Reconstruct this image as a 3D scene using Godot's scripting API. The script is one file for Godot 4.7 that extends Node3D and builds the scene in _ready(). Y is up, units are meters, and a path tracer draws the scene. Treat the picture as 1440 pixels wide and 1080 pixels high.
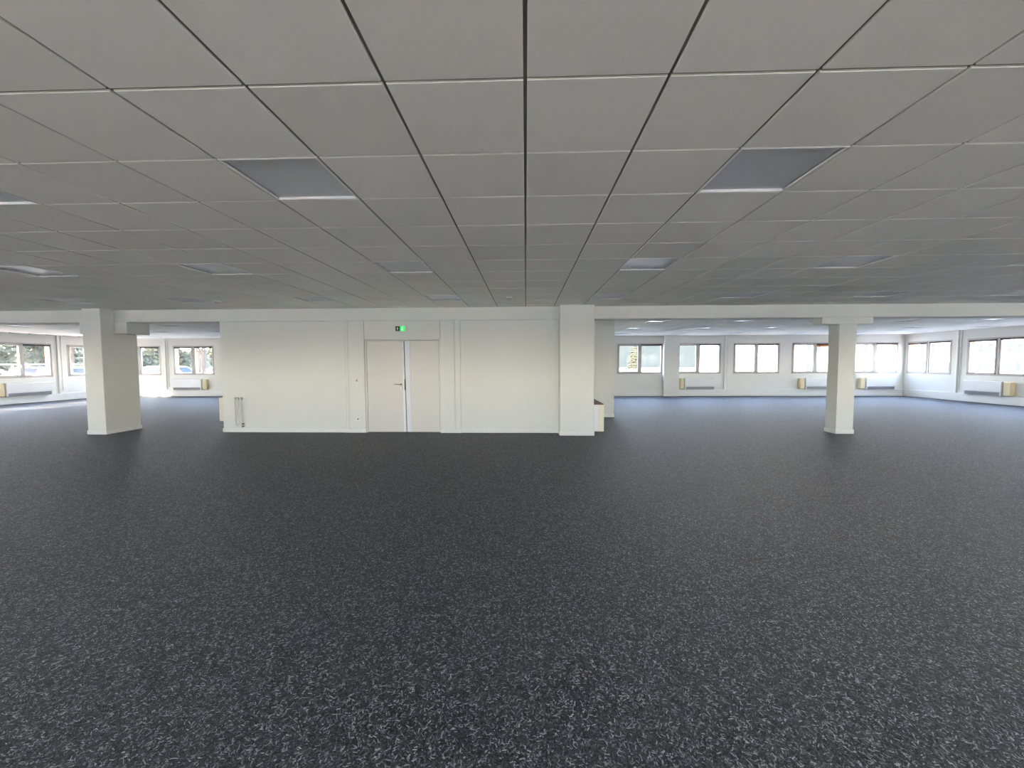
extends Node3D

const CEIL := 2.717          # underside of the ceiling tiles
const EYE := 1.531
const XL := -19.76           # inner faces of the outer walls
const XR := 16.75
const ZB := -18.565
const ZF := 4.8
const WT := 0.26             # wall thickness
const ZC := -8.77            # front face of the partition block
const TZ := 1.765            # first transverse ceiling joint
const SILL := 1.0
const HEAD := 2.37
const GROUND := -0.15

var rng := RandomNumberGenerator.new()
var used := {}
var M := {}
var shared := {}

# ------------------------------------------------------------------ helpers
func numbered(n: String) -> String:
	if not used.has(n):
		used[n] = 0
		return n
	used[n] += 1
	return "%s_%03d" % [n, used[n]]

func nst() -> SurfaceTool:
	var st := SurfaceTool.new()
	st.begin(Mesh.PRIMITIVE_TRIANGLES)
	return st

# a, b, c, d run counter-clockwise seen from outside
func quad(st: SurfaceTool, a: Vector3, b: Vector3, c: Vector3, d: Vector3, uvs := PackedVector2Array([Vector2(0, 1), Vector2(1, 1), Vector2(1, 0), Vector2(0, 0)])) -> void:
	var n := (b - a).cross(c - a)
	if n.length() < 1e-12:
		n = (c - a).cross(d - a)
	n = n.normalized()
	for k in [0, 2, 1, 0, 3, 2]:
		st.set_normal(n)
		st.set_uv(uvs[k])
		st.add_vertex([a, b, c, d][k])

func tri(st: SurfaceTool, a: Vector3, b: Vector3, c: Vector3) -> void:
	var n := (b - a).cross(c - a).normalized()
	for p in [a, c, b]:
		st.set_normal(n)
		st.set_uv(Vector2(p.x, p.z))
		st.add_vertex(p)

func bx(st: SurfaceTool, lo: Vector3, hi: Vector3) -> void:
	var a := Vector3(minf(lo.x, hi.x), minf(lo.y, hi.y), minf(lo.z, hi.z))
	var b := Vector3(maxf(lo.x, hi.x), maxf(lo.y, hi.y), maxf(lo.z, hi.z))
	quad(st, Vector3(a.x, a.y, b.z), Vector3(b.x, a.y, b.z), Vector3(b.x, b.y, b.z), Vector3(a.x, b.y, b.z))
	quad(st, Vector3(b.x, a.y, a.z), Vector3(a.x, a.y, a.z), Vector3(a.x, b.y, a.z), Vector3(b.x, b.y, a.z))
	quad(st, Vector3(b.x, a.y, b.z), Vector3(b.x, a.y, a.z), Vector3(b.x, b.y, a.z), Vector3(b.x, b.y, b.z))
	quad(st, Vector3(a.x, a.y, a.z), Vector3(a.x, a.y, b.z), Vector3(a.x, b.y, b.z), Vector3(a.x, b.y, a.z))
	quad(st, Vector3(a.x, b.y, b.z), Vector3(b.x, b.y, b.z), Vector3(b.x, b.y, a.z), Vector3(a.x, b.y, a.z))
	quad(st, Vector3(a.x, a.y, a.z), Vector3(b.x, a.y, a.z), Vector3(b.x, a.y, b.z), Vector3(a.x, a.y, b.z))

# a box whose twelve edges are chamfered by c
func cbx(st: SurfaceTool, lo: Vector3, hi: Vector3, c := 0.006) -> void:
	var a := Vector3(minf(lo.x, hi.x), minf(lo.y, hi.y), minf(lo.z, hi.z))
	var b := Vector3(maxf(lo.x, hi.x), maxf(lo.y, hi.y), maxf(lo.z, hi.z))
	var m := (a + b) / 2
	var h := (b - a) / 2
	c = minf(c, minf(h.x, minf(h.y, h.z)) * 0.6)
	var axes := [Vector3.RIGHT, Vector3.UP, Vector3.BACK]
	for k in 3:
		for s in [-1.0, 1.0]:
			var n: Vector3 = axes[k] * s
			var u: Vector3 = axes[(k + 1) % 3]
			var v: Vector3 = axes[(k + 2) % 3] * s
			var hn := h[k]
			var hu := h[(k + 1) % 3] - c
			var hv := h[(k + 2) % 3] - c
			var o := m + n * hn
			quad(st, o - u * hu - v * hv, o + u * hu - v * hv, o + u * hu + v * hv, o - u * hu + v * hv)
	for k in 3:
		var w: Vector3 = axes[k]
		var hw := h[k] - c
		var i := (k + 1) % 3
		var j := (k + 2) % 3
		for si in [-1.0, 1.0]:
			for sj in [-1.0, 1.0]:
				var p: Vector3 = m + axes[i] * si * h[i] + axes[j] * sj * (h[j] - c)
				var q: Vector3 = m + axes[i] * si * (h[i] - c) + axes[j] * sj * h[j]
				if si * sj > 0:
					quad(st, p - w * hw, q - w * hw, q + w * hw, p + w * hw)
				else:
					quad(st, q - w * hw, p - w * hw, p + w * hw, q + w * hw)
	for sx in [-1.0, 1.0]:
		for sy in [-1.0, 1.0]:
			for sz in [-1.0, 1.0]:
				var p1 := m + Vector3(sx * h.x, sy * (h.y - c), sz * (h.z - c))
				var p2 := m + Vector3(sx * (h.x - c), sy * h.y, sz * (h.z - c))
				var p3 := m + Vector3(sx * (h.x - c), sy * (h.y - c), sz * h.z)
				if sx * sy * sz > 0:
					tri(st, p1, p2, p3)
				else:
					tri(st, p1, p3, p2)

# a round bar through the points, radius per point, closed at both ends
func tube(st: SurfaceTool, pts: Array, radii: Array, sides := 10) -> void:
	var rings := []
	for k in pts.size():
		var t: Vector3
		if k == 0:
			t = pts[1] - pts[0]
		elif k == pts.size() - 1:
			t = pts[k] - pts[k - 1]
		else:
			t = (pts[k + 1] - pts[k]).normalized() + (pts[k] - pts[k - 1]).normalized()
		t = t.normalized()
		var u := t.cross(Vector3(0.31, 0.11, 0.94) if absf(t.z) < 0.9 else Vector3.RIGHT).normalized()
		var v := t.cross(u).normalized()
		var ring := []
		for s in sides:
			var an := TAU * s / sides
			ring.append([pts[k] + (u * cos(an) + v * sin(an)) * radii[k], u * cos(an) + v * sin(an)])
		rings.append(ring)
	for k in pts.size() - 1:
		for s in sides:
			var s2 := (s + 1) % sides
			var q := [rings[k][s], rings[k][s2], rings[k + 1][s2], rings[k + 1][s]]
			for e in [0, 2, 1, 0, 3, 2]:
				st.set_normal(q[e][1])
				st.set_uv(Vector2.ZERO)
				st.add_vertex(q[e][0])
	for s in range(1, sides - 1):
		tri(st, rings[0][0][0], rings[0][s + 1][0], rings[0][s][0])
		var z := pts.size() - 1
		tri(st, rings[z][0][0], rings[z][s][0], rings[z][s + 1][0])

# profile [radius, height] turned about the y axis at o
func lathe(st: SurfaceTool, o: Vector3, prof: Array, sides := 24) -> void:
	for k in prof.size() - 1:
		for s in sides:
			var a0 := TAU * s / sides
			var a1 := TAU * (s + 1) / sides
			var p: Array = prof[k]
			var q: Array = prof[k + 1]
			var c := [Vector3(p[0] * cos(a1), p[1], p[0] * sin(a1)), Vector3(p[0] * cos(a0), p[1], p[0] * sin(a0)), Vector3(q[0] * cos(a0), q[1], q[0] * sin(a0)), Vector3(q[0] * cos(a1), q[1], q[0] * sin(a1))]
			quad(st, o + c[0], o + c[1], o + c[2], o + c[3])

# a flat outline in x, y (counter-clockwise seen from +z) given thickness from z0 to z1
func prism(st: SurfaceTool, outline: PackedVector2Array, z0: float, z1: float) -> void:
	var ids := Geometry2D.triangulate_polygon(outline)
	for k in range(0, ids.size(), 3):
		var t := [outline[ids[k]], outline[ids[k + 1]], outline[ids[k + 2]]]
		if (t[1] - t[0]).cross(t[2] - t[0]) < 0:
			t = [t[0], t[2], t[1]]
		tri(st, Vector3(t[0].x, t[0].y, z1), Vector3(t[1].x, t[1].y, z1), Vector3(t[2].x, t[2].y, z1))
		tri(st, Vector3(t[0].x, t[0].y, z0), Vector3(t[2].x, t[2].y, z0), Vector3(t[1].x, t[1].y, z0))
	for k in outline.size():
		var a := outline[k]
		var b := outline[(k + 1) % outline.size()]
		quad(st, Vector3(a.x, a.y, z0), Vector3(b.x, b.y, z0), Vector3(b.x, b.y, z1), Vector3(a.x, a.y, z1))

func obj(called: String, st: SurfaceTool, m: Material, parent: Node = self) -> MeshInstance3D:
	return put(called, st.commit(), m, parent)

func put(called: String, mesh: Mesh, m: Material, parent: Node = self) -> MeshInstance3D:
	var o := MeshInstance3D.new()
	o.name = numbered(called) if parent == self else called
	o.mesh = mesh
	o.material_override = m
	parent.add_child(o, true)
	return o

func thing(called: String, label: String, category: String, at := Vector3.ZERO, turn := 0.0, group := "", kind := "") -> Node3D:
	var o := Node3D.new()
	o.name = numbered(called)
	add_child(o)
	o.position = at
	o.rotation.y = turn
	return tag(o, label, category, group, kind)

func tag(o: Node3D, label: String, category: String, group := "", kind := "") -> Node3D:
	o.set_meta("label", label)
	o.set_meta("category", category)
	if group:
		o.set_meta("group", group)
	if kind:
		o.set_meta("kind", kind)
	return o

func mat(c: Color, rough := 0.8, metal := 0.0, spec := 0.5) -> StandardMaterial3D:
	var m := StandardMaterial3D.new()
	m.albedo_color = c
	m.roughness = rough
	m.metallic = metal
	m.metallic_specular = spec
	return m

func rgb(r: int, g: int, b: int) -> Color:
	return Color8(r, g, b)

# ------------------------------------------------------------------ textures
# matted pile: short light and dark strokes laid at random over a dark ground
func carpet_images(side: int) -> Array:
	var h := PackedFloat32Array()
	h.resize(side * side)
	var tone := PackedFloat32Array()
	tone.resize(side * side)
	for i in side * side:
		h[i] = 0.3 + 0.2 * rng.randf()
		tone[i] = 0.46 * rng.randf()
	for k in 56000:
		var x := rng.randf() * side
		var y := rng.randf() * side
		var an := rng.randf() * TAU
		var ln := rng.randi_range(3, 11)
		var up := rng.randf()
		var v := up * up
		for s in ln:
			for w in 2:
				var px := posmod(int(x + cos(an) * s + w * absf(sin(an)) + 0.5), side)
				var py := posmod(int(y + sin(an) * s + w * absf(cos(an)) + 0.5), side)
				var at := py * side + px
				tone[at] = lerpf(tone[at], v, 0.8)
				h[at] = lerpf(h[at], 0.2 + 0.8 * up, 0.7)
	var ti := Image.create(side, side, false, Image.FORMAT_RGB8)
	var hi := Image.create(side, side, false, Image.FORMAT_RGB8)
	for y in side:
		for x in side:
			var t := tone[y * side + x]
			ti.set_pixel(x, y, Color(0.03 + 0.80 * t, 0.036 + 0.81 * t, 0.045 + 0.845 * t))
			var g := h[y * side + x]
			hi.set_pixel(x, y, Color(g, g, g))
	hi.bump_map_to_normal_map(3.0)
	ti.generate_mipmaps()
	hi.generate_mipmaps()
	return [ImageTexture.create_from_image(ti), ImageTexture.create_from_image(hi)]

func noise_tex(freq: float, lo: Color, hi: Color, side := 512, normal := false, bump := 2.0, octaves := 3) -> NoiseTexture2D:
	var n := FastNoiseLite.new()
	n.seed = 7
	n.frequency = freq
	n.fractal_octaves = octaves
	var t := NoiseTexture2D.new()
	t.width = side
	t.height = side
	t.seamless = true
	t.noise = n
	if normal:
		t.as_normal_map = true
		t.bump_strength = bump
	else:
		var g := Gradient.new()
		g.set_color(0, lo)
		g.set_color(1, hi)
		t.color_ramp = g
	return t

func materials() -> void:
	var c := carpet_images(1024)
	var m := mat(Color(1, 1, 1), 0.6, 0.0, 0.5)
	m.albedo_texture = c[0]
	m.normal_enabled = true
	m.normal_texture = c[1]
	m.normal_scale = 1.0
	m.uv1_scale = Vector3(0.5, 0.5, 0.5)
	M.carpet = m
	m = mat(rgb(226, 226, 219), 0.75)
	m.normal_enabled = true
	m.normal_texture = noise_tex(0.08, Color.BLACK, Color.WHITE, 512, true, 1.2)
	m.normal_scale = 0.25
	m.uv1_triplanar = true
	m.uv1_world_triplanar = true
	m.uv1_scale = Vector3(0.8, 0.8, 0.8)
	M.wall = m
	M.paint = mat(rgb(231, 231, 225), 0.5)
	for k in 3:
		m = mat([rgb(250, 249, 243), rgb(247, 246, 240), rgb(252, 251, 246)][k], 0.9, 0.0, 0.25)
		m.albedo_texture = shared.get("speck") if shared.has("speck") else noise_tex(0.35, Color(0.95, 0.95, 0.95), Color(1, 1, 1), 512, false, 1.0, 2)
		shared.speck = m.albedo_texture
		m.uv1_triplanar = true
		m.uv1_world_triplanar = true
		m.uv1_scale = Vector3(1.4, 1.4, 1.4)
		M["tile%d" % k] = m
	M.grid = mat(rgb(120, 119, 112), 0.7)
	M.frame_white = mat(rgb(240, 240, 238), 0.35)
	M.diffuser = mat(rgb(212, 215, 222), 0.3, 0.0, 0.5)
	M.upvc = mat(rgb(186, 180, 174), 0.4)
	M.gasket = mat(rgb(44, 40, 42), 0.6)
	M.orange = mat(rgb(214, 120, 60), 0.6)
	var g := mat(Color(0.93, 0.96, 0.96, 0.06), 0.03, 0.0, 0.15)
	g.transparency = BaseMaterial3D.TRANSPARENCY_ALPHA
	M.glass = g
	M.heater = mat(rgb(226, 227, 226), 0.45)
	M.slot = mat(rgb(150, 151, 155), 0.6)
	M.aged = mat(rgb(226, 212, 172), 0.55)
	M.cream = mat(rgb(229, 222, 202), 0.5)
	M.brown = mat(rgb(96, 68, 62), 0.5)
	M.door = mat(rgb(219, 215, 207), 0.45)
	M.cover = mat(rgb(226, 227, 232), 0.35)
	M.steel = mat(rgb(170, 166, 158), 0.35, 0.8)
	M.dark = mat(rgb(32, 32, 33), 0.5)
	M.lockmetal = mat(rgb(84, 84, 86), 0.4, 0.5)
	M.valve = mat(rgb(70, 60, 56), 0.5)
	M.sign_dark = mat(rgb(6, 30, 14), 0.4)
	m = mat(rgb(10, 150, 60), 0.4)
	m.emission_enabled = true
	m.emission = rgb(0, 200, 70)
	m.emission_energy_multiplier = 0.5
	M.sign_green = m
	m = mat(rgb(235, 250, 238), 0.4)
	m.emission_enabled = true
	m.emission = rgb(150, 255, 180)
	m.emission_energy_multiplier = 0.5
	M.sign_white = m
	# outdoors
	M.render = mat(rgb(240, 238, 232), 0.9)
	M.roof = mat(rgb(92, 90, 90), 0.9)
	M.winglass = mat(rgb(48, 52, 58), 0.6, 0.0, 0.02)
	m = mat(Color(1, 1, 1), 1.0, 0.0, 0.0)
	m.albedo_texture = noise_tex(0.02, Color(0.60, 0.585, 0.56), Color(0.74, 0.72, 0.69), 512, false, 1.0, 5)
	m.uv1_triplanar = true
	m.uv1_world_triplanar = true
	m.uv1_scale = Vector3(0.05, 0.05, 0.05)
	M.tarmac = m
	m = mat(Color(1, 1, 1), 1.0, 0.0, 0.0)
	m.albedo_texture = noise_tex(0.03, Color(0.13, 0.155, 0.15), Color(0.235, 0.225, 0.20), 512, false, 1.0, 5)
	m.uv1_triplanar = true
	m.uv1_world_triplanar = true
	m.uv1_scale = Vector3(0.02, 0.02, 0.02)
	M.hill = m
	M.bark = mat(rgb(72, 62, 54), 1.0, 0.0, 0.0)
	M.needle = mat(rgb(70, 70, 57), 1.0, 0.0, 0.0)
	M.leaf = mat(rgb(84, 78, 48), 1.0, 0.0, 0.0)
	M.rubber = mat(rgb(24, 24, 25), 0.8)
	M.fence = mat(rgb(200, 198, 192), 0.5)
	M.facade = mat(rgb(214, 206, 192), 0.9)

# ------------------------------------------------------------------ main
func _ready() -> void:
	rng.seed = 20240611
	var cam := Camera3D.new()
	cam.name = "camera"
	cam.fov = rad_to_deg(2.0 * atan(540.0 / 570.7))
	cam.position = Vector3(0, EYE, 0)
	cam.rotation_degrees = Vector3(-3.0245, 1.9407, -0.1996)
	cam.near = 0.02
	cam.far = 1500.0
	cam.current = true
	add_child(cam)
	var sky_m := ProceduralSkyMaterial.new()
	sky_m.sky_top_color = Color(0.68, 0.80, 0.97)
	sky_m.sky_horizon_color = Color(1.0, 0.985, 0.92)
	sky_m.sky_curve = 0.15
	sky_m.ground_bottom_color = Color(0.42, 0.40, 0.37)
	sky_m.ground_horizon_color = Color(0.62, 0.61, 0.58)
	sky_m.sky_energy_multiplier = 1.0
	var sky := Sky.new()
	sky.sky_material = sky_m
	var env := Environment.new()
	env.background_mode = Environment.BG_SKY
	env.sky = sky
	env.background_energy_multiplier = 8.0
	env.ambient_light_source = Environment.AMBIENT_SOURCE_SKY
	env.tonemap_mode = Environment.TONE_MAPPER_LINEAR
	env.tonemap_exposure = 3.35
	env.sdfgi_enabled = true
	env.ssao_enabled = true
	env.ssil_enabled = true
	var we := WorldEnvironment.new()
	we.name = "world_environment"
	we.environment = env
	add_child(we)
	var sun := DirectionalLight3D.new()
	sun.name = "sun"
	sun.light_energy = 7.0
	sun.light_color = Color(1.0, 0.92, 0.76)
	sun.light_angular_distance = 0.6
	sun.shadow_enabled = true
	sun.look_at_from_position(Vector3.ZERO, Vector3(0.62, -0.42, -0.78))
	add_child(sun)

	materials()
	shell()
	ceiling()
	partition()
	columns()
	all_windows()
	skirting_trunking()
	lights()
	heaters()
	small_things()
	outdoors()

# ------------------------------------------------------------------ shell
# a wall along x (axis 0) or z (axis 2) with window openings [from, to]
func wall_with_openings(called: String, label: String, axis: int, lo: float, hi: float, face: float, outward: float, gaps: Array) -> void:
	var st := nst()
	var mk := func(u0: float, u1: float, y0: float, y1: float) -> void:
		if u1 - u0 < 0.001:
			return
		if axis == 0:
			bx(st, Vector3(u0, y0, face), Vector3(u1, y1, face + outward * WT))
		else:
			bx(st, Vector3(face, y0, u0), Vector3(face + outward * WT, y1, u1))
	mk.call(lo, hi, -0.2, SILL)
	mk.call(lo, hi, HEAD, 3.1)
	var at := lo
	gaps.sort_custom(func(a, b): return a[0] < b[0])
	for g in gaps:
		mk.call(at, g[0], SILL, HEAD)
		at = g[1]
	mk.call(at, hi, SILL, HEAD)
	var o := obj(called, st, M.wall)
	tag(o, label, "wall", "", "structure")

func window_list() -> Dictionary:
	var back := [[-19.2, -17.17], [-16.55, -14.6], [-13.99, -11.95], [-11.43, -9.39], [1.58, 3.62], [4.14, 6.18], [6.72, 8.76], [9.31, 11.34], [11.87, 13.91], [14.44, 16.48]]
	var left := [[-18.46, -16.88], [-16.32, -14.28]]
	var right := [[-18.45, -16.58], [-16.02, -13.98]]
	var z := -13.74
	while z < ZF - 2.2:
		left.append([z, z + 2.04])
		right.append([z + 0.3, z + 2.34])
		z += 2.56
	var rear := []
	var x := XL + 0.5
	while x < XR - 2.2:
		rear.append([x, x + 2.04])
		x += 2.56
	return {"back": back, "left": left, "right": right, "rear": rear}

func shell() -> void:
	var st := nst()
	var n := 6
	for i in n:
		for j in n:
			var x0 := lerpf(XL, XR, float(i) / n)
			var x1 := lerpf(XL, XR, float(i + 1) / n)
			var z0 := lerpf(ZB, ZF, float(j) / n)
			var z1 := lerpf(ZB, ZF, float(j + 1) / n)
			quad(st, Vector3(x0, 0, z1), Vector3(x1, 0, z1), Vector3(x1, 0, z0), Vector3(x0, 0, z0), PackedVector2Array([Vector2(x0, z1), Vector2(x1, z1), Vector2(x1, z0), Vector2(x0, z0)]))
	bx(st, Vector3(XL, -0.2, ZB), Vector3(XR, -0.01, ZF))
	st.generate_tangents()
	tag(obj("floor", st, M.carpet), "dark blue grey speckled carpet covering the whole open floor", "floor", "", "structure")
	var w := window_list()
	wall_with_openings("wall_back", "white far wall with a row of windows behind the right column", 0, XL - WT, XR + WT, ZB, -1.0, w.back)
	wall_with_openings("wall_left", "white window wall at the far left side of the room", 2, ZB, ZF, XL, -1.0, w.left)
	wall_with_openings("wall_right", "white window wall at the far right side of the room", 2, ZB, ZF, XR, 1.0, w.right)
	wall_with_openings("wall_rear", "white window wall behind the viewer", 0, XL - WT, XR + WT, ZF, 1.0, w.rear)

# ------------------------------------------------------------------ ceiling
const LIGHT_COLS := {1: [-7, -3, 2], 5: [-11, -7, -3, 2, 6, 10], 9: [-15, -11, -7, -3, 2, 6, 10, 14], 17: [-27, -23, -19, 6, 10, 14, 18, 22], 21: [-31, -27, -23, -19, 6, 10, 14, 18, 22, 26], 25: [-31, -27, -23, 6, 10, 14, 18, 22, 26]}

func light_cells() -> Dictionary:
	var d := {}
	for j in LIGHT_COLS:
		for i in LIGHT_COLS[j]:
			d[Vector2i(i, j)] = true
	return d

func tile_mesh() -> ArrayMesh:
	var st := nst()
	var h := 0.292
	var c := 0.0025
	var t := 0.010
	# face down, a small chamfer, then the upright edge
	var f := [Vector3(-h + c, 0, -h + c), Vector3(h - c, 0, -h + c), Vector3(h - c, 0, h - c), Vector3(-h + c, 0, h - c)]
	var e := [Vector3(-h, c, -h), Vector3(h, c, -h), Vector3(h, c, h), Vector3(-h, c, h)]
	quad(st, f[0], f[1], f[2], f[3])
	for k in 4:
		var l := (k + 1) % 4
		quad(st, f[l], f[k], e[k], e[l])
		quad(st, e[l], e[k], e[k] + Vector3(0, t - c, 0), e[l] + Vector3(0, t - c, 0))
	return st.commit()

func ceiling() -> void:
	var st := nst()
	bx(st, Vector3(XL, CEIL + 0.05, ZB), Vector3(XR, CEIL + 0.35, ZF))
	var root := obj("ceiling", st, M.grid)
	tag(root, "suspended ceiling of square off-white panels with dark open joints", "ceiling", "", "structure")
	var lit := light_cells()
	var cam := Transform3D(Basis.from_euler(Vector3(deg_to_rad(-3.0245), deg_to_rad(1.9407), deg_to_rad(-0.1996))), Vector3(0, EYE, 0)).affine_inverse()
	var cells := []
	for j in range(-12, 28):
		for i in range(-33, 28):
			var at := Vector3((i + 0.5) * 0.6, CEIL, -(TZ + (j + 0.5) * 0.6))
			if lit.has(Vector2i(i, j)) or at.x < XL + 0.3 or at.x > XR - 0.25 or at.z > ZF - 0.3:
				continue
			var area := 0.0
			if j < 12:
				var p := cam * at
				if p.z < -0.75:
					var q := Vector2(570.7 * p.x / -p.z, 570.7 * p.y / -p.z)
					var half := 570.7 * 0.3 / -p.z
					if absf(q.x) < 720 + half * 0.7 and q.y < 540 + half * 0.8:
						area = 1.0 / pow(-p.z, 3.0)
			cells.append([area, at])
	cells.sort_custom(func(a, b): return a[0] > b[0])
	var mesh := tile_mesh()
	var rest := nst()
	var xf := Transform3D()
	for k in cells.size():
		xf.origin = cells[k][1]
		if k < 300 and cells[k][0] > 0.0:
			var o := put("ceiling_tile", mesh, M["tile%d" % rng.randi_range(0, 2)], root)
			o.position = cells[k][1]
		else:
			rest.append_from(mesh, 0, xf)
	var bars := nst()
	for i in range(-33, 29):
		if i * 0.6 > XL and i * 0.6 < XR:
			bx(bars, Vector3(i * 0.6 - 0.016, CEIL + 0.010, ZB), Vector3(i * 0.6 + 0.016, CEIL + 0.05, ZF))
	for j in range(-12, 29):
		if TZ + j * 0.6 > -ZF and TZ + j * 0.6 < -ZB:
			bx(bars, Vector3(XL, CEIL + 0.010, -(TZ + j * 0.6) - 0.016), Vector3(XR, CEIL + 0.0495, -(TZ + j * 0.6) + 0.016))
	obj("grid_bars", bars, M.grid, root).set_meta("kind", "stuff")
	var r := obj("distant_ceiling_tiles", rest, M.tile0, root)
	r.set_meta("kind", "stuff")

# ------------------------------------------------------------------ partition block with the door
func partition() -> void:
	var st := nst()
	var zb := -14.0
	var top := 2.45
	var front := -8.83
	# the solid block behind, left open where the door stands
	bx(st, Vector3(-6.75, 0, zb), Vector3(-3.52, CEIL, -9.1))
	bx(st, Vector3(-3.52, 0, zb), Vector3(-1.85, CEIL, -9.1))
	bx(st, Vector3(-1.85, 0, zb), Vector3(1.42, CEIL, -9.1))
	bx(st, Vector3(-6.75, 0, -9.1), Vector3(-3.52, top, front))
	bx(st, Vector3(-1.85, 0, -9.1), Vector3(1.42, top, front))
	bx(st, Vector3(-3.52, 2.045, -9.1), Vector3(-1.85, top, front))
	# grounds behind the open joints
	bx(st, Vector3(-4.0, 0.0, front), Vector3(-3.6, top, -8.792))
	bx(st, Vector3(-1.8, 0.0, front), Vector3(-1.35, top, -8.788))
	# wall leaf on the right where the block steps out
	bx(st, Vector3(1.42, 0, zb), Vector3(2.455, CEIL, -11.365))
	var o := obj("wall_partition", st, M.wall)
	tag(o, "white partition block in the middle with the double door", "wall", "", "structure")
	var panels := [
		[-6.75, -3.955, 0.0, top, -8.785, "wall_panel"], [-3.95, -3.888, 0.0, top, -8.778, "cover_strip"], [-3.838, -3.525, 0.0, top, -8.768, "pier_panel"],
		[-3.518, -1.852, 2.045, top, -8.774, "header_panel"], [-1.845, -1.545, 0.0, top, -8.768, "pier_panel"], [-1.525, -1.415, 0.0, top, -8.755, "cover_strip"],
		[-1.405, 0.716, 0.0, top, -8.785, "wall_panel"]]
	for p in panels:
		var s := nst()
		cbx(s, Vector3(p[0], p[2], front - 0.01), Vector3(p[1], p[3], p[4]), 0.005)
		obj(p[5], s, M.wall, o)
	# skirting boards
	var b := nst()
	for p in [[-6.765, -3.955, -8.772], [-3.98, -3.51, -8.752], [-1.858, -1.535, -8.752], [-1.53, -1.395, -8.738], [-1.395, 0.716, -8.772]]:
		cbx(b, Vector3(p[0], 0, front), Vector3(p[1], 0.086, p[2]), 0.005)
	cbx(b, Vector3(-6.765, 0, zb), Vector3(-6.75, 0.086, -8.785), 0.004)
	tag(obj("baseboard_partition", b, M.paint), "low white skirting board along the foot of the middle partition", "baseboard", "", "structure")
	b = nst()
	cbx(b, Vector3(1.42, 0, -11.365), Vector3(2.467, 0.086, -11.353), 0.004)
	cbx(b, Vector3(2.455, 0, zb), Vector3(2.467, 0.086, -11.365), 0.004)
	tag(obj("baseboard_return", b, M.paint), "short white skirting board on the set back wall right of the pillar", "baseboard", "", "structure")
	door()

func door() -> void:
	var t := thing("door_1", "cream double door with a lever handle under the green exit sign", "door", Vector3.ZERO, 0.0, "", "structure")
	var s := nst()
	# frame: two jambs and a head, set back from the piers
	bx(s, Vector3(-3.52, 0, -8.9), Vector3(-3.488, 2.045, -8.80))
	bx(s, Vector3(-1.882, 0, -8.9), Vector3(-1.85, 2.045, -8.80))
	bx(s, Vector3(-3.52, 2.025, -8.9), Vector3(-1.85, 2.045, -8.80))
	obj("door_frame", s, M.wall, t)
	var zf := -8.812
	s = nst()
	cbx(s, Vector3(-3.482, 0.008, zf - 0.042), Vector3(-2.685, 2.018, zf), 0.003)
	var leaf := obj("door_leaf", s, M.door, t)
	s = nst()
	prism(s, PackedVector2Array([Vector2(-2.688, 0.01), Vector2(-2.633, 0.01), Vector2(-2.668, 2.017), Vector2(-2.688, 2.017)]), zf - 0.03, zf + 0.004)
	obj("edge_strip", s, M.frame_white, leaf)
	# lever on a round rose, keyhole cover below
	s = nst()
	tube(s, [Vector3(-2.735, 1.06, zf), Vector3(-2.735, 1.06, zf + 0.045), Vector3(-2.75, 1.06, zf + 0.055), Vector3(-2.875, 1.066, zf + 0.05)], [0.011, 0.011, 0.011, 0.009], 8)
	tube(s, [Vector3(-2.735, 1.06, zf), Vector3(-2.735, 1.06, zf + 0.008)], [0.026, 0.025], 16)
	obj("handle", s, M.steel, leaf)
	s = nst()
	tube(s, [Vector3(-2.735, 0.985, zf), Vector3(-2.735, 0.985, zf + 0.012)], [0.024, 0.022], 16)
	obj("keyhole_cover", s, M.frame_white, leaf)
	s = nst()
	bx(s, Vector3(-2.673, 0.01, zf - 0.05), Vector3(-2.60, 2.02, zf - 0.032))
	obj("rebate", s, M.dark, t)
	s = nst()
	cbx(s, Vector3(-2.662, 0.93, zf - 0.032), Vector3(-2.632, 1.18, zf + 0.009), 0.006)
	obj("lock", s, M.lockmetal, t)
	s = nst()
	cbx(s, Vector3(-2.54, 0.008, zf - 0.042), Vector3(-1.888, 2.018, zf), 0.003)
	var leaf2 := obj("door_leaf", s, M.door, t)
	s = nst()
	prism(s, PackedVector2Array([Vector2(-2.612, 0.01), Vector2(-2.515, 0.01), Vector2(-2.528, 2.017), Vector2(-2.645, 2.017)]), zf - 0.03, zf + 0.007)
	obj("cover_strip", s, M.cover, leaf2)

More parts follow.
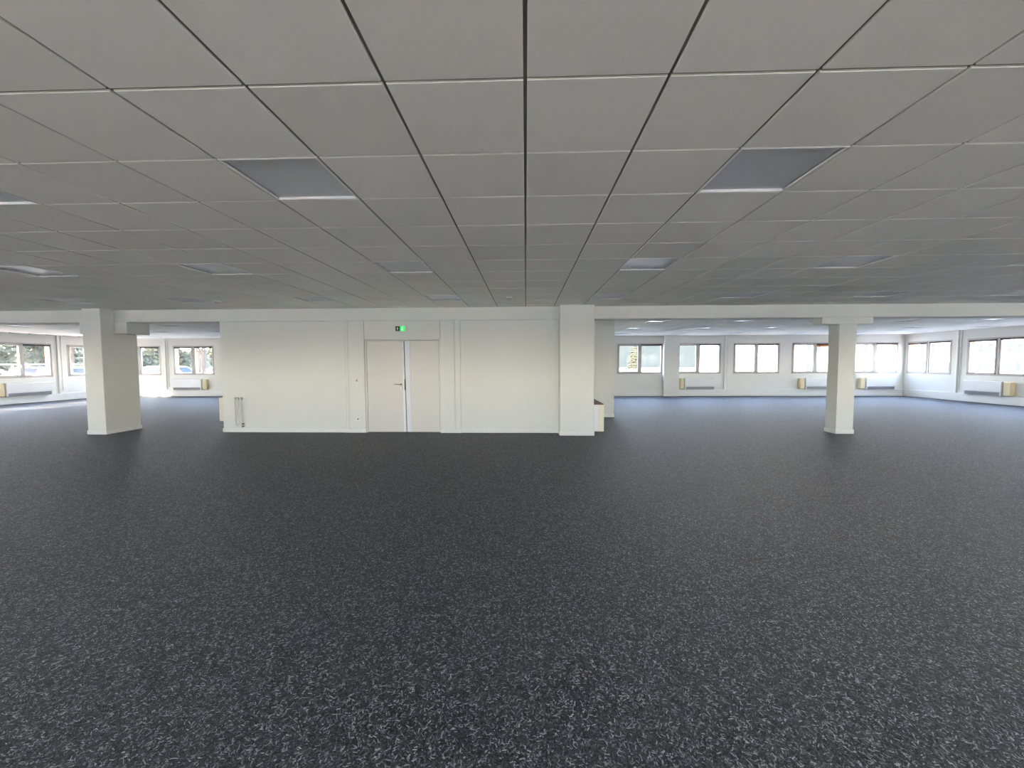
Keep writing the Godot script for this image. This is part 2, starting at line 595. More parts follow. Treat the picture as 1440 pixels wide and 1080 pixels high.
func columns() -> void:
	var s := nst()
	cbx(s, Vector3(XL, 2.45, -9.1), Vector3(XR, CEIL + 0.008, -8.745), 0.006)
	tag(obj("beam", s, M.wall), "long white beam under the ceiling spanning the room above the columns", "beam", "", "structure")
	# engaged pillar right of the door wall
	var t := thing("pillar", "broad white pillar joined to the right end of the partition", "pillar", Vector3.ZERO, 0, "", "structure")
	s = nst()
	cbx(s, Vector3(0.716, 0, -8.83), Vector3(1.421, CEIL, -8.47), 0.006)
	obj("shaft", s, M.wall, t)
	s = nst()
	cbx(s, Vector3(0.704, 0, -8.8), Vector3(1.433, 0.086, -8.458), 0.005)
	obj("skirting", s, M.paint, t)
	# free column on the left
	t = thing("column", "deep white column standing free left of the partition", "column", Vector3.ZERO, 0, "", "structure")
	s = nst()
	cbx(s, Vector3(-9.52, 0, -9.26), Vector3(-9.11, 2.2, -8.45), 0.006)
	bx(s, Vector3(-9.515, 2.19, -8.745), Vector3(-9.115, CEIL, -8.455))
	obj("shaft", s, M.wall, t)
	s = nst()
	cbx(s, Vector3(-9.915, 2.2, -9.3), Vector3(-8.83, 2.45, -8.747), 0.006)
	obj("capital", s, M.wall, t)
	s = nst()
	cbx(s, Vector3(-9.534, 0, -9.274), Vector3(-9.096, 0.09, -8.436), 0.005)
	obj("skirting", s, M.paint, t)
	# free column on the right
	t = thing("column", "slim white column standing free in front of the right windows", "column", Vector3.ZERO, 0, "", "structure")
	s = nst()
	cbx(s, Vector3(6.56, 0, -9.07), Vector3(6.917, 2.31, -8.76), 0.006)
	obj("shaft", s, M.wall, t)
	s = nst()
	cbx(s, Vector3(6.19, 2.31, -9.04), Vector3(7.226, 2.45, -8.747), 0.006)
	obj("capital", s, M.wall, t)
	s = nst()
	cbx(s, Vector3(6.546, 0, -9.084), Vector3(6.931, 0.09, -8.746), 0.005)
	obj("skirting", s, M.paint, t)
	# wall pier between the far windows
	t = thing("pillar", "white wall pier between the first two windows of the far wall", "pillar", Vector3.ZERO, 0, "", "structure")
	s = nst()
	cbx(s, Vector3(6.17, 0, ZB), Vector3(6.85, CEIL, ZB + 0.22), 0.006)
	obj("shaft", s, M.wall, t)
	s = nst()
	cbx(s, Vector3(6.16, 0, ZB), Vector3(6.86, 0.09, ZB + 0.232), 0.004)
	obj("skirting", s, M.paint, t)

# ------------------------------------------------------------------ windows
# built facing +z with its lower left corner at the origin; z = 0 is the inner wall face
func window(n: int, label: String, w: float, at: Vector3, turn: float, bars: Array, shade: Material, drop: float) -> void:
	var t := thing("window_%d" % n, label, "window", at, turn, "", "structure")
	var h := HEAD - SILL
	var mid := w / 2
	var s := nst()
	var f := 0.045
	for b in [[0.0, w, 0.0, f], [0.0, w, h - f, h], [0.0, f, 0.0, h], [w - f, w, 0.0, h], [mid - 0.035, mid + 0.035, 0.0, h]]:
		cbx(s, Vector3(b[0], b[2], -0.07), Vector3(b[1], b[3], 0.012), 0.006)
	obj("window_frame", s, M.upvc, t)
	# outer lining of the opening
	s = nst()
	for b in [[0.0, w, 0.0, 0.02], [0.0, w, h - 0.02, h], [0.0, 0.02, 0.0, h], [w - 0.02, w, 0.0, h]]:
		bx(s, Vector3(b[0], b[2], -WT - 0.02), Vector3(b[1], b[3], -0.072))
	obj("reveal_lining", s, M.orange, t)
	for k in 2:
		var x0 := f if k == 0 else mid + 0.035
		var x1 := mid - 0.035 if k == 0 else w - f
		var e := 0.06 if k == 0 else 0.042
		s = nst()
		for b in [[x0, x1, f, f + e], [x0, x1, h - f - e * 1.15, h - f], [x0, x0 + e, f, h - f], [x1 - e, x1, f, h - f]]:
			cbx(s, Vector3(b[0], b[2], -0.06), Vector3(b[1], b[3], 0.022 if k == 0 else 0.002), 0.006)
		var sash := obj("sash", s, M.upvc, t)
		s = nst()
		bx(s, Vector3(x0 + e - 0.004, f + e - 0.004, -0.034), Vector3(x1 - e + 0.004, h - f - e + 0.004, -0.03))
		obj("pane", s, M.glass, sash)
		s = nst()
		var hx := x1 - e / 2 if k == 0 else x0 + e / 2
		tube(s, [Vector3(hx, h * 0.36, 0.02), Vector3(hx, h * 0.36, 0.05), Vector3(hx, h * 0.36 - 0.1, 0.05)], [0.011, 0.011, 0.009], 8)
		obj("handle", s, M.steel, sash)
		if bars[k]:
			s = nst()
			var y1 := h - f - e * 1.15
			cbx(s, Vector3(x0 + e * 0.5, y1 - 0.014, 0.0), Vector3(x1 - e * 0.5, y1 + 0.046, 0.034 if k == 0 else 0.022), 0.003)
			obj("shutter_bar", s, M.gasket, t)
			if drop > 0.0:
				s = nst()
				cbx(s, Vector3(x0 + e * 0.6, y1 - drop, -0.02), Vector3(x1 - e * 0.6, y1 - 0.002, -0.004), 0.004)
				obj("roller_shutter", s, shade, t)

func all_windows() -> void:
	var w := window_list()
	var n := 1
	var names := {
		"back": ["far wall window partly hidden by the deep column, left of the duct", "grey framed window above the heater just left of the partition", "window on the far wall hidden behind the partition, left", "window on the far wall behind the partition, second", "window on the far wall hidden behind the set back wall",
			"grey framed window right beside the set back wall, looking onto the hill", "window partly covered by the wall pier, above a small heater", "bright window without a heater between cable duct and bare wall", "window left of the slim column with an orange shutter edge", "bright window in the far wall's right corner behind the slim column"],
		"left": ["left wall window partly hidden by the deep column", "left wall window above a heater at the photo's left edge"],
		"right": ["right wall window nearest the corner, without a heater", "right wall window above a heater at the photo's right edge"]}
	for side in ["back", "left", "right", "rear"]:
		var k := 0
		for g in w[side]:
			var wd: float = g[1] - g[0]
			var label := ""
			if names.has(side) and k < names[side].size():
				label = names[side][k]
			else:
				label = "grey framed two part window in the %s wall, number %d outside the photograph" % [side, k + 1]
			var bars := [false, true]
			var shade: Material = M.frame_white
			var drop := 0.0
			if side == "back" and k == 8:
				shade = M.orange
				drop = 0.09
			if side == "back" and k == 1:
				bars = [true, true]
				drop = 0.0
			if side == "right":
				bars = [true, true]
			match side:
				"back": window(n, label, wd, Vector3(g[0], SILL, ZB), 0.0, bars, shade, drop)
				"left": window(n, label, wd, Vector3(XL, SILL, g[1]), PI / 2, bars, shade, drop)
				"right": window(n, label, wd, Vector3(XR, SILL, g[0]), -PI / 2, bars, shade, drop)
				"rear": window(n, label, wd, Vector3(g[1], SILL, ZF), PI, bars, shade, drop)
			n += 1
			k += 1

func skirting_trunking() -> void:
	var s := nst()
	cbx(s, Vector3(XL, 0.012, ZB), Vector3(XR, 0.3, ZB + 0.085), 0.008)
	bx(s, Vector3(XL, 0.0, ZB), Vector3(XR, 0.012, ZB + 0.07))
	tag(obj("trim_1", s, M.paint), "tall white cable trunking along the foot of the far wall", "trunking", "", "structure")
	s = nst()
	cbx(s, Vector3(XL, 0.012, ZB + 0.085), Vector3(XL + 0.085, 0.3, ZF), 0.008)
	bx(s, Vector3(XL, 0.0, ZB + 0.085), Vector3(XL + 0.07, 0.012, ZF))
	tag(obj("trim_2", s, M.paint), "tall white cable trunking along the foot of the left wall", "trunking", "", "structure")
	s = nst()
	cbx(s, Vector3(XR - 0.085, 0.012, ZB + 0.085), Vector3(XR, 0.3, ZF), 0.008)
	bx(s, Vector3(XR - 0.07, 0.0, ZB + 0.085), Vector3(XR, 0.012, ZF))
	tag(obj("trim_3", s, M.paint), "tall white cable trunking along the foot of the right wall", "trunking", "", "structure")
	s = nst()
	cbx(s, Vector3(XL, 2.655, ZB), Vector3(XR, CEIL, ZB + 0.03), 0.004)
	tag(obj("trim_4", s, M.paint), "narrow white edge strip where far wall meets ceiling", "edge strip", "", "structure")
	# upright cable ducts
	var spots := [[Vector3(8.99, 0, ZB), 0.0, "white upright cable duct right of the small heater's window"], [Vector3(-16.88, 0, ZB), 0.0, "white upright cable duct left of the heater on the left far wall"],
		[Vector3(XR, 0, -16.3), -PI / 2, "white upright cable duct between the two right wall windows"], [Vector3(XL, 0, -16.58), PI / 2, "white upright cable duct between the two left wall windows"]]
	for p in spots:
		var t := thing("cable_duct", p[2], "cable duct", p[0], p[1], "upright cable ducts by the windows")
		s = nst()
		cbx(s, Vector3(-0.09, 0.3, 0), Vector3(-0.01, CEIL, 0.05), 0.006)
		obj("duct", s, M.paint, t)
		s = nst()
		tube(s, [Vector3(0.075, 0.45, 0.014), Vector3(0.075, CEIL, 0.014)], [0.012, 0.012], 8)
		obj("pipe", s, M.paint, t)
		for y in [0.5, 1.2, 1.9, 2.5]:
			s = nst()
			bx(s, Vector3(0.055, y, 0.0), Vector3(0.095, y + 0.02, 0.03))
			obj("clip", s, M.frame_white, t)

# ------------------------------------------------------------------ ceiling lights
func make_light(label: String, at: Vector3) -> void:
	var t := thing("ceiling_light", label, "ceiling light", at, 0.0, "square ceiling light panels")
	if not shared.has("lframe"):
		var s := nst()
		var h := 0.296
		var w := 0.012
		for b in [[-h, h, -h, -h + w], [-h, h, h - w, h], [-h, -h + w, -h + w, h - w], [h - w, h, -h + w, h - w]]:
			cbx(s, Vector3(b[0], -0.002, b[2]), Vector3(b[1], 0.03, b[3]), 0.002)
		shared.lframe = s.commit()
		s = nst()
		bx(s, Vector3(-0.286, 0.016, -0.286), Vector3(0.286, 0.024, 0.286))
		shared.ldiff = s.commit()
	put("frame", shared.lframe, M.frame_white, t)
	put("diffuser", shared.ldiff, M.diffuser, t)

func lights() -> void:
	var rows := {1: "nearest row", 5: "second row", 9: "row just before the beam", 17: "first row beyond the beam", 21: "second row beyond the beam", 25: "row by the far wall"}
	var words := ["first", "second", "third", "fourth", "fifth", "sixth", "seventh", "eighth"]
	for j in LIGHT_COLS:
		for i in LIGHT_COLS[j]:
			var k := int((-3 - i) / 4.0) if i < 0 else int((i - 2) / 4.0)
			var at := Vector3((i + 0.5) * 0.6, CEIL, -(TZ + (j + 0.5) * 0.6))
			make_light("grey light panel in the %s, %s of the middle joint" % [rows[j], words[k] + (" left" if i < 0 else " right")], at)

# ------------------------------------------------------------------ heaters
# body from x = 0 to w at the wall face z = 0, facing +z; the end block stands on the left (-1) or right (1)
func heater(label: String, at: Vector3, turn: float, w: float, bw: float, side: int) -> void:
	var t := thing("wall_heater", label, "heater", at, turn, "white convector heaters below the windows")
	var d := 0.2
	var y0 := 0.302
	var s := nst()
	cbx(s, Vector3(0, y0 + 0.118, 0.0), Vector3(w, 0.81, d), 0.012)
	bx(s, Vector3(0.0, y0, 0.0), Vector3(0.05, y0 + 0.12, d - 0.006))
	bx(s, Vector3(w - 0.05, y0, 0.0), Vector3(w, y0 + 0.12, d - 0.006))
	bx(s, Vector3(0.05, y0, 0.0), Vector3(w - 0.05, y0 + 0.12, 0.05))
	obj("casing", s, M.heater, t)
	s = nst()
	for k in 5:
		bx(s, Vector3(0.055, y0 + 0.006 + k * 0.022, 0.06), Vector3(w - 0.055, y0 + 0.012 + k * 0.022, d - 0.008))
	bx(s, Vector3(0.05, y0 + 0.002, 0.05), Vector3(w - 0.05, y0 + 0.116, d - 0.022))
	obj("air_grille", s, M.slot, t)
	s = nst()
	if side < 0:
		cbx(s, Vector3(-bw, 0.31, 0.0), Vector3(-0.012, 0.80, d - 0.03), 0.03)
	else:
		cbx(s, Vector3(w + 0.012, 0.31, 0.0), Vector3(w + bw, 0.80, d - 0.03), 0.03)
	var e := obj("end_block", s, M.aged, t)
	e.set_meta("label", "yellowed end block")
	s = nst()
	for k in 9:
		var x := w * (k + 0.5) / 9.0
		bx(s, Vector3(x - w * 0.045, 0.808, 0.05), Vector3(x + w * 0.045, 0.815, 0.15))
	obj("top_grille", s, M.slot, t)

func heaters() -> void:
	heater("small white heater right beside the wall pier on the far wall", Vector3(7.12, 0, ZB), 0, 1.335, 0.2, -1)
	heater("white heater on the far wall half hidden by the slim column, left one", Vector3(12.39, 0, ZB), 0, 1.47, 0.24, -1)
	heater("white heater in the far wall's right corner, right of the slim column", Vector3(15.0, 0, ZB), 0, 1.27, 0.24, -1)
	heater("white heater on the far wall between deep column and partition", Vector3(-16.5, 0, ZB), 0, 1.40, 0.22, 1)
	heater("white heater on the right wall at the photo's right edge", Vector3(XR, 0, -15.92), -PI / 2, 1.24, 0.27, 1)
	heater("white heater on the left wall at the photo's left edge", Vector3(XL, 0, -14.62), PI / 2, 1.5, 0.3, -1)
	# the two on the side walls of the partition block
	var t := thing("wall_heater", "cream heater with a brown top on the wall right of the broad pillar", "heater")
	var s := nst()
	cbx(s, Vector3(1.423, 0.08, -10.4), Vector3(1.635, 0.645, -8.5), 0.006)
	obj("casing", s, M.cream, t)
	s = nst()
	cbx(s, Vector3(1.423, 0.645, -10.4), Vector3(1.628, 0.662, -8.502), 0.004)
	obj("top_board", s, M.brown, t).set_meta("label", "dark brown top board")
	s = nst()
	cbx(s, Vector3(1.424, 0.1, -8.51), Vector3(1.525, 0.63, -8.492), 0.004)
	obj("end_cover", s, M.heater, t)
	t = thing("wall_heater", "cream heater just showing past the partition's left edge", "heater")
	s = nst()
	cbx(s, Vector3(-6.93, 0.23, -10.3), Vector3(-6.751, 0.76, -8.9), 0.01)
	obj("casing", s, M.cream, t)
	s = nst()
	bx(s, Vector3(-6.9, 0.757, -10.2), Vector3(-6.78, 0.764, -9.0))
	obj("top_grille", s, M.slot, t)

# ------------------------------------------------------------------ small things
func small_things() -> void:
	# exit sign over the door: dark left half with an arrow, glowing right half with a running figure
	var z := -8.774
	var t := thing("exit_sign", "small green emergency exit sign above the double door", "exit sign", Vector3(-2.71, 2.27, z))
	var s := nst()
	cbx(s, Vector3(-0.105, -0.06, 0), Vector3(0.105, 0.06, 0.05), 0.006)
	obj("housing", s, M.frame_white, t)
	s = nst()
	bx(s, Vector3(-0.1, -0.053, 0.05), Vector3(0.0, 0.053, 0.053))
	obj("panel", s, M.sign_dark, t)
	s = nst()
	prism(s, PackedVector2Array([Vector2(-0.062, -0.03), Vector2(-0.048, -0.03), Vector2(-0.048, 0.005), Vector2(-0.035, 0.005), Vector2(-0.055, 0.034), Vector2(-0.075, 0.005), Vector2(-0.062, 0.005)]), 0.053, 0.0545)
	obj("arrow", s, M.frame_white, t)
	s = nst()
	bx(s, Vector3(0.0, -0.053, 0.05), Vector3(0.1, 0.053, 0.053))
	obj("light_panel", s, M.sign_green, t)
	s = nst()
	var zz := 0.054
	tube(s, [Vector3(0.052, 0.036, zz), Vector3(0.052, 0.036, zz + 0.001)], [0.009, 0.009], 10)
	tube(s, [Vector3(0.05, 0.024, zz), Vector3(0.046, -0.006, zz)], [0.008, 0.007], 6)
	tube(s, [Vector3(0.046, -0.006, zz), Vector3(0.062, -0.02, zz), Vector3(0.058, -0.042, zz)], [0.006, 0.005, 0.004], 6)
	tube(s, [Vector3(0.046, -0.006, zz), Vector3(0.034, -0.024, zz), Vector3(0.018, -0.03, zz)], [0.006, 0.005, 0.004], 6)
	tube(s, [Vector3(0.05, 0.02, zz), Vector3(0.068, 0.01, zz), Vector3(0.076, 0.02, zz)], [0.004, 0.004, 0.003], 6)
	tube(s, [Vector3(0.05, 0.02, zz), Vector3(0.032, 0.014, zz), Vector3(0.026, 0.0, zz)], [0.004, 0.004, 0.003], 6)
	obj("running_figure", s, M.sign_white, t)
	var l := OmniLight3D.new()
	l.name = "exit_sign_glow"
	l.light_color = Color(0.15, 1.0, 0.4)
	l.light_energy = 0.0006
	l.light_size = 0.04
	l.omni_range = 40.0
	l.omni_attenuation = 2.0
	l.shadow_enabled = true
	l.position = Vector3(-2.66, 2.27, z + 0.1)
	add_child(l)
	# switch and socket on the pier left of the door
	t = thing("light_switch", "small white light switch on the pier left of the door", "switch", Vector3(-3.7, 1.15, -8.768))
	s = nst()
	cbx(s, Vector3(-0.04, -0.04, 0), Vector3(0.04, 0.04, 0.012), 0.004)
	obj("plate", s, M.frame_white, t)
	s = nst()
	cbx(s, Vector3(-0.026, -0.026, 0.012), Vector3(0.026, 0.026, 0.02), 0.004)
	obj("rocker", s, M.upvc, t)
	t = thing("power_socket", "white power socket low on the pier left of the door", "socket", Vector3(-3.69, 0.302, -8.768))
	s = nst()
	cbx(s, Vector3(-0.042, -0.042, 0), Vector3(0.042, 0.042, 0.012), 0.004)
	obj("plate", s, M.frame_white, t)
	s = nst()
	tube(s, [Vector3(0, 0, 0.012), Vector3(0, 0, 0.0135)], [0.022, 0.022], 16)
	obj("recess", s, M.slot, t)
	# capped pipes at the left end of the partition
	t = thing("capped_pipes", "white capped pipes with small valves low at the partition's left end", "pipes", Vector3(-6.4, 0, -8.785))
	for k in 3:
		var x: float = [-0.055, 0.0, 0.085][k]
		var lo: float = [0.2, 0.3, 0.12][k]
		s = nst()
		tube(s, [Vector3(x, lo, 0.035), Vector3(x, 0.73, 0.035), Vector3(x, 0.745, 0.028), Vector3(x, 0.75, 0.0)], [0.016, 0.016, 0.016, 0.016], 10)
		var pp := obj("pipe", s, M.paint, t)
		s = nst()
		tube(s, [Vector3(x, 0.752, 0.0), Vector3(x, 0.752, 0.006)], [0.03, 0.028], 14)
		obj("wall_collar", s, M.slot, pp)
	s = nst()
	tube(s, [Vector3(-0.055, 0.2, 0.035), Vector3(-0.045, 0.165, 0.04), Vector3(-0.01, 0.16, 0.045), Vector3(0.01, 0.2, 0.045), Vector3(0.0, 0.3, 0.035)], [0.016, 0.016, 0.016, 0.016, 0.016], 10)
	obj("bend", s, M.paint, t)
	s = nst()
	tube(s, [Vector3(0.0, 0.31, 0.035), Vector3(0.05, 0.3, 0.05), Vector3(0.085, 0.26, 0.035)], [0.015, 0.016, 0.015], 10)
	obj("branch", s, M.paint, t)
	for k in 2:
		s = nst()
		var y := 0.135 + 0.055 * k
		tube(s, [Vector3(0.098, y, 0.035), Vector3(0.125, y, 0.04), Vector3(0.165, y + 0.012, 0.05)], [0.012, 0.014, 0.008], 8)
		obj("valve", s, M.valve, t)
	# smoke detectors
	for p in [[Vector3(-0.3, CEIL, -(TZ + 9.45 * 0.6)), "small round smoke detector on the ceiling left of the middle joint"], [Vector3(-9.75 * 0.6, CEIL, -(TZ + 9.7 * 0.6)), "small round smoke detector on the ceiling near the deep column"]]:
		t = thing("smoke_detector", p[1], "smoke detector", p[0], 0, "ceiling smoke detectors")
		s = nst()
		lathe(s, Vector3.ZERO, [[0.0, -0.012], [0.056, -0.012], [0.06, -0.008], [0.06, 0.0]], 24)
		obj("base", s, M.frame_white, t)
		s = nst()
		lathe(s, Vector3.ZERO, [[0.0, -0.044], [0.022, -0.044], [0.036, -0.036], [0.045, -0.022], [0.047, -0.012]], 24)
		obj("cap", s, M.upvc, t)

# ------------------------------------------------------------------ outdoors
func facade(called: String, label: String, at: Vector3, turn: float, w: float, h: float, d: float, cols: Array, rows: Array, wall: Material, ws: Vector2) -> void:
	var t := thing(called, label, "building", at, turn)
	var s := nst()
	# the left end wall runs back at a slant
	var k2 := d * 0.55
	var up := func(o: float, y0: float, y1: float) -> void:
		var p := [Vector2(-o, o), Vector2(w + o, o), Vector2(w + o, -d - o), Vector2(k2 - o, -d - o)]
		for e in 4:
			var q: Vector2 = p[e]
			var r2: Vector2 = p[(e + 1) % 4]
			quad(s, Vector3(q.x, y0, q.y), Vector3(r2.x, y0, r2.y), Vector3(r2.x, y1, r2.y), Vector3(q.x, y1, q.y))
		for y in [y1, y0]:
			quad(s, Vector3(p[0].x, y, p[0].y), Vector3(p[1].x, y, p[1].y), Vector3(p[2].x, y, p[2].y), Vector3(p[3].x, y, p[3].y))
	up.call(0.0, GROUND, h)
	obj("wall", s, wall, t)
	s = nst()
	up.call(0.4, h, h + 0.35)
	obj("roof", s, M.roof, t)
	for r in rows:
		for c in cols:
			s = nst()
			for b in [[c, c + ws.x, r, r + 0.08], [c, c + ws.x, r + ws.y - 0.08, r + ws.y], [c, c + 0.08, r, r + ws.y], [c + ws.x - 0.08, c + ws.x, r, r + ws.y]]:
				bx(s, Vector3(b[0], b[2], 0.0), Vector3(b[1], b[3], 0.05))
			var f := obj("window", s, M.frame_white, t)
			s = nst()
			bx(s, Vector3(c + 0.08, r + 0.08, 0.005), Vector3(c + ws.x - 0.08, r + ws.y - 0.08, 0.02))
			obj("pane", s, M.winglass, f)

func car(label: String, at: Vector3, turn: float, paint: Color) -> void:
	var t := thing("car", label, "car", at, turn, "cars parked outside the left windows")
	var m := mat(paint, 0.25, 0.1)
	var s := nst()
	var body := PackedVector2Array([Vector2(-2.05, 0.32), Vector2(2.0, 0.3), Vector2(2.1, 0.55), Vector2(1.98, 0.78), Vector2(1.0, 0.93), Vector2(-1.95, 0.97), Vector2(-2.12, 0.7)])
	prism(s, body, -0.86, 0.86)
	obj("body", s, m, t)
	s = nst()
	prism(s, PackedVector2Array([Vector2(-1.95, 0.95), Vector2(1.0, 0.92), Vector2(0.35, 1.42), Vector2(-0.2, 1.5), Vector2(-1.2, 1.48), Vector2(-1.72, 1.35)]), -0.72, 0.72)
	obj("cabin", s, m, t)
	for sd in [-1.0, 1.0]:
		s = nst()
		prism(s, PackedVector2Array([Vector2(-1.55, 1.0), Vector2(0.72, 0.98), Vector2(0.28, 1.35), Vector2(-1.3, 1.38)]), sd * 0.725 - 0.006, sd * 0.725 + 0.006)
		obj("side_window", s, M.winglass, t)
	s = nst()
	quad(s, Vector3(0.99, 0.96, 0.62), Vector3(0.99, 0.96, -0.62), Vector3(0.42, 1.4, -0.6), Vector3(0.42, 1.4, 0.6))
	obj("windscreen", s, M.winglass, t)
	for x in [-1.3, 1.3]:
		for sd in [-1.0, 1.0]:
			s = nst()
			tube(s, [Vector3(x, 0.32, sd * 0.68), Vector3(x, 0.32, sd * 0.88)], [0.32, 0.31], 18)
			var wh := obj("wheel", s, M.rubber, t)
			s = nst()
			tube(s, [Vector3(x, 0.32, sd * 0.86), Vector3(x, 0.32, sd * 0.89)], [0.19, 0.18], 14)
			obj("hubcap", s, M.steel, wh)

func branch(st: SurfaceTool, tips: Array, p: Vector3, dir: Vector3, ln: float, r: float, depth: int) -> void:
	var mid := p + dir * ln * 0.5 + Vector3(rng.randf_range(-1, 1), rng.randf_range(-0.4, 0.6), rng.randf_range(-1, 1)) * ln * 0.07
	var q := p + dir * ln
	tube(st, [p, mid, q], [r, r * 0.82, r * 0.62], 5)
	if depth == 0:
		tips.append(q)
		return
	for k in 3 if depth > 1 else 4:
		var d2 := (dir + Vector3(rng.randf_range(-1, 1), rng.randf_range(-0.15, 0.7), rng.randf_range(-1, 1)) * 0.75).normalized()
		branch(st, tips, q - dir * ln * rng.randf_range(0.0, 0.35), d2, ln * rng.randf_range(0.6, 0.78), r * 0.55, depth - 1)

func bare_tree(label: String, at: Vector3, h: float, leafy: Material = null) -> void:
	var t := thing("tree", label, "tree", at, 0.0, "trees outside the windows")
	var s := nst()
	var tips := []
	branch(s, tips, Vector3.ZERO, Vector3.UP, h * 0.34, h * 0.024, 4)
	obj("trunk", s, M.bark, t)
	if leafy:
		s = nst()
		for p in tips:
			for k in 5:
				var c: Vector3 = p + Vector3(rng.randf_range(-1, 1), rng.randf_range(-1, 1), rng.randf_range(-1, 1)) * 0.45
				var u := Vector3(rng.randf_range(-1, 1), rng.randf_range(-1, 1), rng.randf_range(-1, 1)).normalized() * 0.16
				var v := u.cross(Vector3(rng.randf_range(-1, 1), rng.randf_range(-1, 1), rng.randf_range(-1, 1))).normalized() * 0.12
				quad(s, c - u, c - v, c + u, c + v)
		obj("foliage", s, leafy, t).set_meta("kind", "stuff")

func conifer(label: String, at: Vector3, h: float) -> void:
	var t := thing("conifer", label, "tree", at, 0.0, "trees outside the windows")
	var s := nst()
	tube(s, [Vector3.ZERO, Vector3(0, h * 0.9, 0)], [h * 0.025, 0.03], 8)
	obj("trunk", s, M.bark, t)
	s = nst()
	var layers := 16
	for k in layers:
		var y := h * (0.08 + 0.88 * k / layers)
		var r := h * 0.24 * (1.0 - float(k) / layers) + 0.12
		var spokes := 11
		for a in spokes:
			var an := TAU * a / spokes + k * 0.7 + rng.randf_range(-0.2, 0.2)
			var tip := Vector3(cos(an) * r, y - r * 0.28 + rng.randf_range(-0.1, 0.1), sin(an) * r)
			var side := Vector3(-sin(an), 0, cos(an)) * r * 0.34
			var root := Vector3(0, y + h * 0.03, 0)
			var midp := tip * 0.55 + root * 0.45
			tri(s, root, midp + side, tip)
			tri(s, root, tip, midp - side)
			tri(s, root, midp + side - Vector3(0, 0.1, 0), midp - side - Vector3(0, 0.1, 0))
	obj("foliage", s, M.needle, t).set_meta("kind", "stuff")

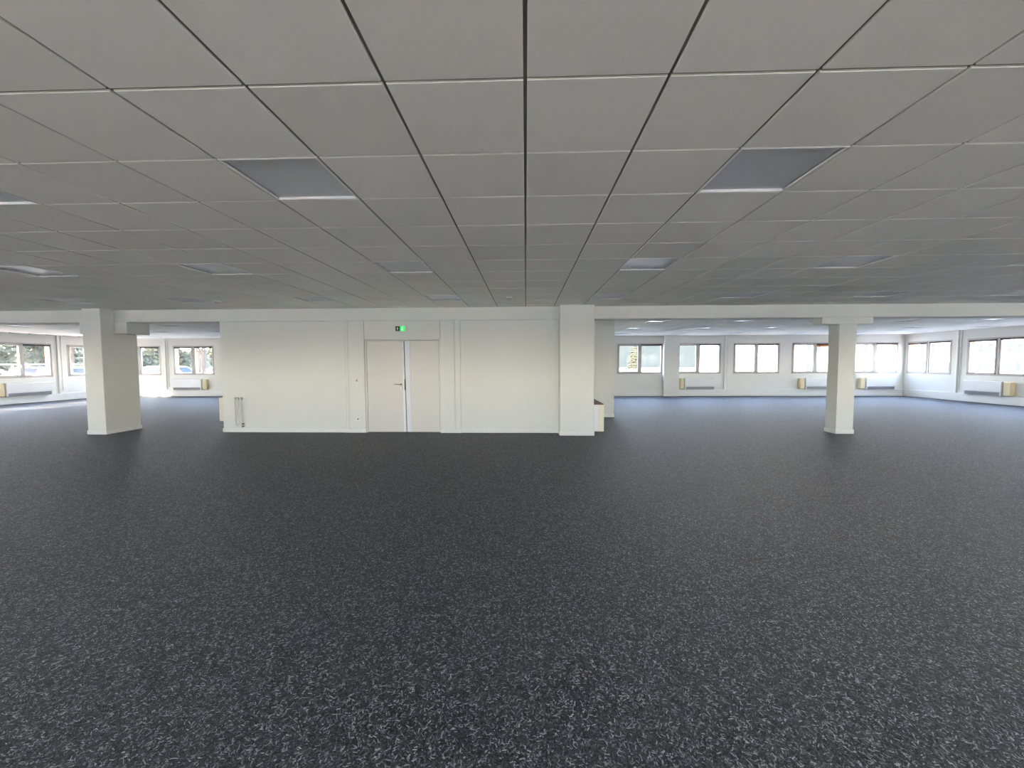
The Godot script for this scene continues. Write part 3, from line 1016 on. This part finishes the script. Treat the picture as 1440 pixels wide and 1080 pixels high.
func outdoors() -> void:
	var s := nst()
	var g := 700.0
	# ground all round the building
	for b in [[-g, XL - WT, -g, g], [XR + WT, g, -g, g], [XL - WT, XR + WT, -g, ZB - WT], [XL - WT, XR + WT, ZF + WT, g]]:
		bx(s, Vector3(b[0], GROUND - 0.5, b[2]), Vector3(b[1], GROUND, b[3]))
	tag(obj("ground", s, M.tarmac), "pale paved yard outside the windows", "ground", "", "structure")
	# hill behind the far wall windows
	s = nst()
	var n := FastNoiseLite.new()
	n.seed = 3
	n.frequency = 0.012
	var hf := func(x: float, z: float) -> float:
		var u := clampf((-z - 110.0) / 170.0, 0.0, 1.0)
		return GROUND - 0.3 + 19.0 * u * u * (3.0 - 2.0 * u) * clampf(1.1 - absf(x - 20.0) / 420.0, 0.25, 1.0) + n.get_noise_2d(x, z) * 4.0 * u
	var step := 10.0
	for i in range(-30, 36):
		for j in range(0, 22):
			var x0 := i * step
			var z0 := -105.0 - j * step
			quad(s, Vector3(x0, hf.call(x0, z0), z0), Vector3(x0 + step, hf.call(x0 + step, z0), z0), Vector3(x0 + step, hf.call(x0 + step, z0 - step), z0 - step), Vector3(x0, hf.call(x0, z0 - step), z0 - step))
	tag(obj("hill", s, M.hill), "green and brown hillside seen through the far wall windows", "hill", "", "structure")
	# the long white building to the right and a beige one on the left
	var cols := []
	for k in 14:
		cols.append(15.4 + k * 4.1)
		cols.append(16.75 + k * 4.1)
	facade("building", "long white building outside the right part of the far wall", Vector3(26.2, 0, -62), 0, 84, 9.0, 10, cols, [-0.1, 2.75, 6.0], M.render, Vector2(0.95, 1.4))
	cols = []
	for k in 10:
		cols.append(2.0 + k * 4.0)
	facade("building", "beige building beyond the trees outside the left wall", Vector3(-84, 0, -20), PI / 2, 42, 7.5, 12, cols, [0.9, 4.2], M.facade, Vector2(1.3, 1.5))
	var spots := [[-44, -36, 10.0, "bare tree outside the left wall window at the photo's edge"], [-47.5, -41, 11.0, "tall bare tree behind the others outside the left wall"], [-36.6, -45, 9.5, "bare tree behind the far left window beside the cable duct"], [-31.5, -40.5, 9.0, "bare tree behind the window above the left heater"], [-27, -45, 11.0, "taller bare tree farther behind the window above the left heater"], [-43, -52, 10.0, "distant bare tree beyond the parked cars"]]
	for p in spots:
		bare_tree(p[3], Vector3(p[0], GROUND, p[1]), p[2])
	bare_tree("yellowing leafy tree outside the left wall window", Vector3(-42, GROUND, -39.5), 8.0, M.leaf)
	bare_tree("tall leafy tree outside the left wall, out of the photograph", Vector3(-38, GROUND, 4.2), 18.0, M.leaf)
	bare_tree("second tall leafy tree outside the left wall, out of the photograph", Vector3(-39, GROUND, 17.0), 16.0, M.leaf)
	conifer("dark conifer outside the left wall's edge window", Vector3(-47.5, GROUND, -33), 7.0)
	conifer("dark conifer at the end of the hedge outside", Vector3(-50, GROUND, -46), 9.0)
	conifer("distant conifer behind the first far wall window", Vector3(16, GROUND, -92), 9.0)
	conifer("distant conifer right of the others on the hill foot", Vector3(25, GROUND, -95), 8.0)
	for p in [[Vector3(-56, GROUND, -32), PI / 2, 34.0, "tall dark hedge outside the left wall windows"], [Vector3(-54, GROUND, -68), 0.0, 34.0, "tall dark hedge behind the parked cars"]]:
		var hd := thing("hedge", p[3], "hedge", p[0], p[1])
		s = nst()
		for k in 5200:
			var c := Vector3(rng.randf() * p[2], 0.1 + 4.6 * sqrt(rng.randf()), rng.randf_range(-0.9, 0.9))
			c.y *= 0.85 + 0.15 * sin(c.x * 0.7) + 0.1 * sin(c.x * 1.9)
			var u := Vector3(rng.randf_range(-1, 1), rng.randf_range(-1, 1), rng.randf_range(-1, 1)).normalized() * 0.32
			var v := u.cross(Vector3(rng.randf_range(-1, 1), rng.randf_range(-1, 1), rng.randf_range(-1, 1))).normalized() * 0.24
			quad(s, c - u, c - v, c + u, c + v)
		obj("foliage", s, M.needle, hd).set_meta("kind", "stuff")
	car("light blue car seen through the far left window", Vector3(-32.6, GROUND, -36), 0.1, rgb(150, 176, 196))
	car("white car parked left behind the window above the left heater", Vector3(-28.8, GROUND, -32.6), 0.05, rgb(232, 233, 235))
	car("silver car parked right behind the window above the left heater", Vector3(-24.2, GROUND, -33), -0.1, rgb(170, 174, 178))
	car("grey car outside the left wall window", Vector3(-40, GROUND, -32.5), 1.1, rgb(110, 116, 124))
	car("pale car outside the left wall, half hidden by the deep column", Vector3(-35.8, GROUND, -31), 1.5, rgb(210, 208, 204))
	# railing along the yard to the left
	var t := thing("railing", "pale metal railing outside the left wall windows", "railing", Vector3(-29, GROUND, -28))
	s = nst()
	for y in [0.9, 1.68]:
		bx(s, Vector3(-0.03, y - 0.03, 0), Vector3(0.03, y + 0.03, 30))
	obj("rail", s, M.fence, t)
	for k in 11:
		s = nst()
		bx(s, Vector3(-0.03, 0, k * 3.0 - 0.03), Vector3(0.03, 1.68, k * 3.0 + 0.03))
		obj("post", s, M.fence, t)
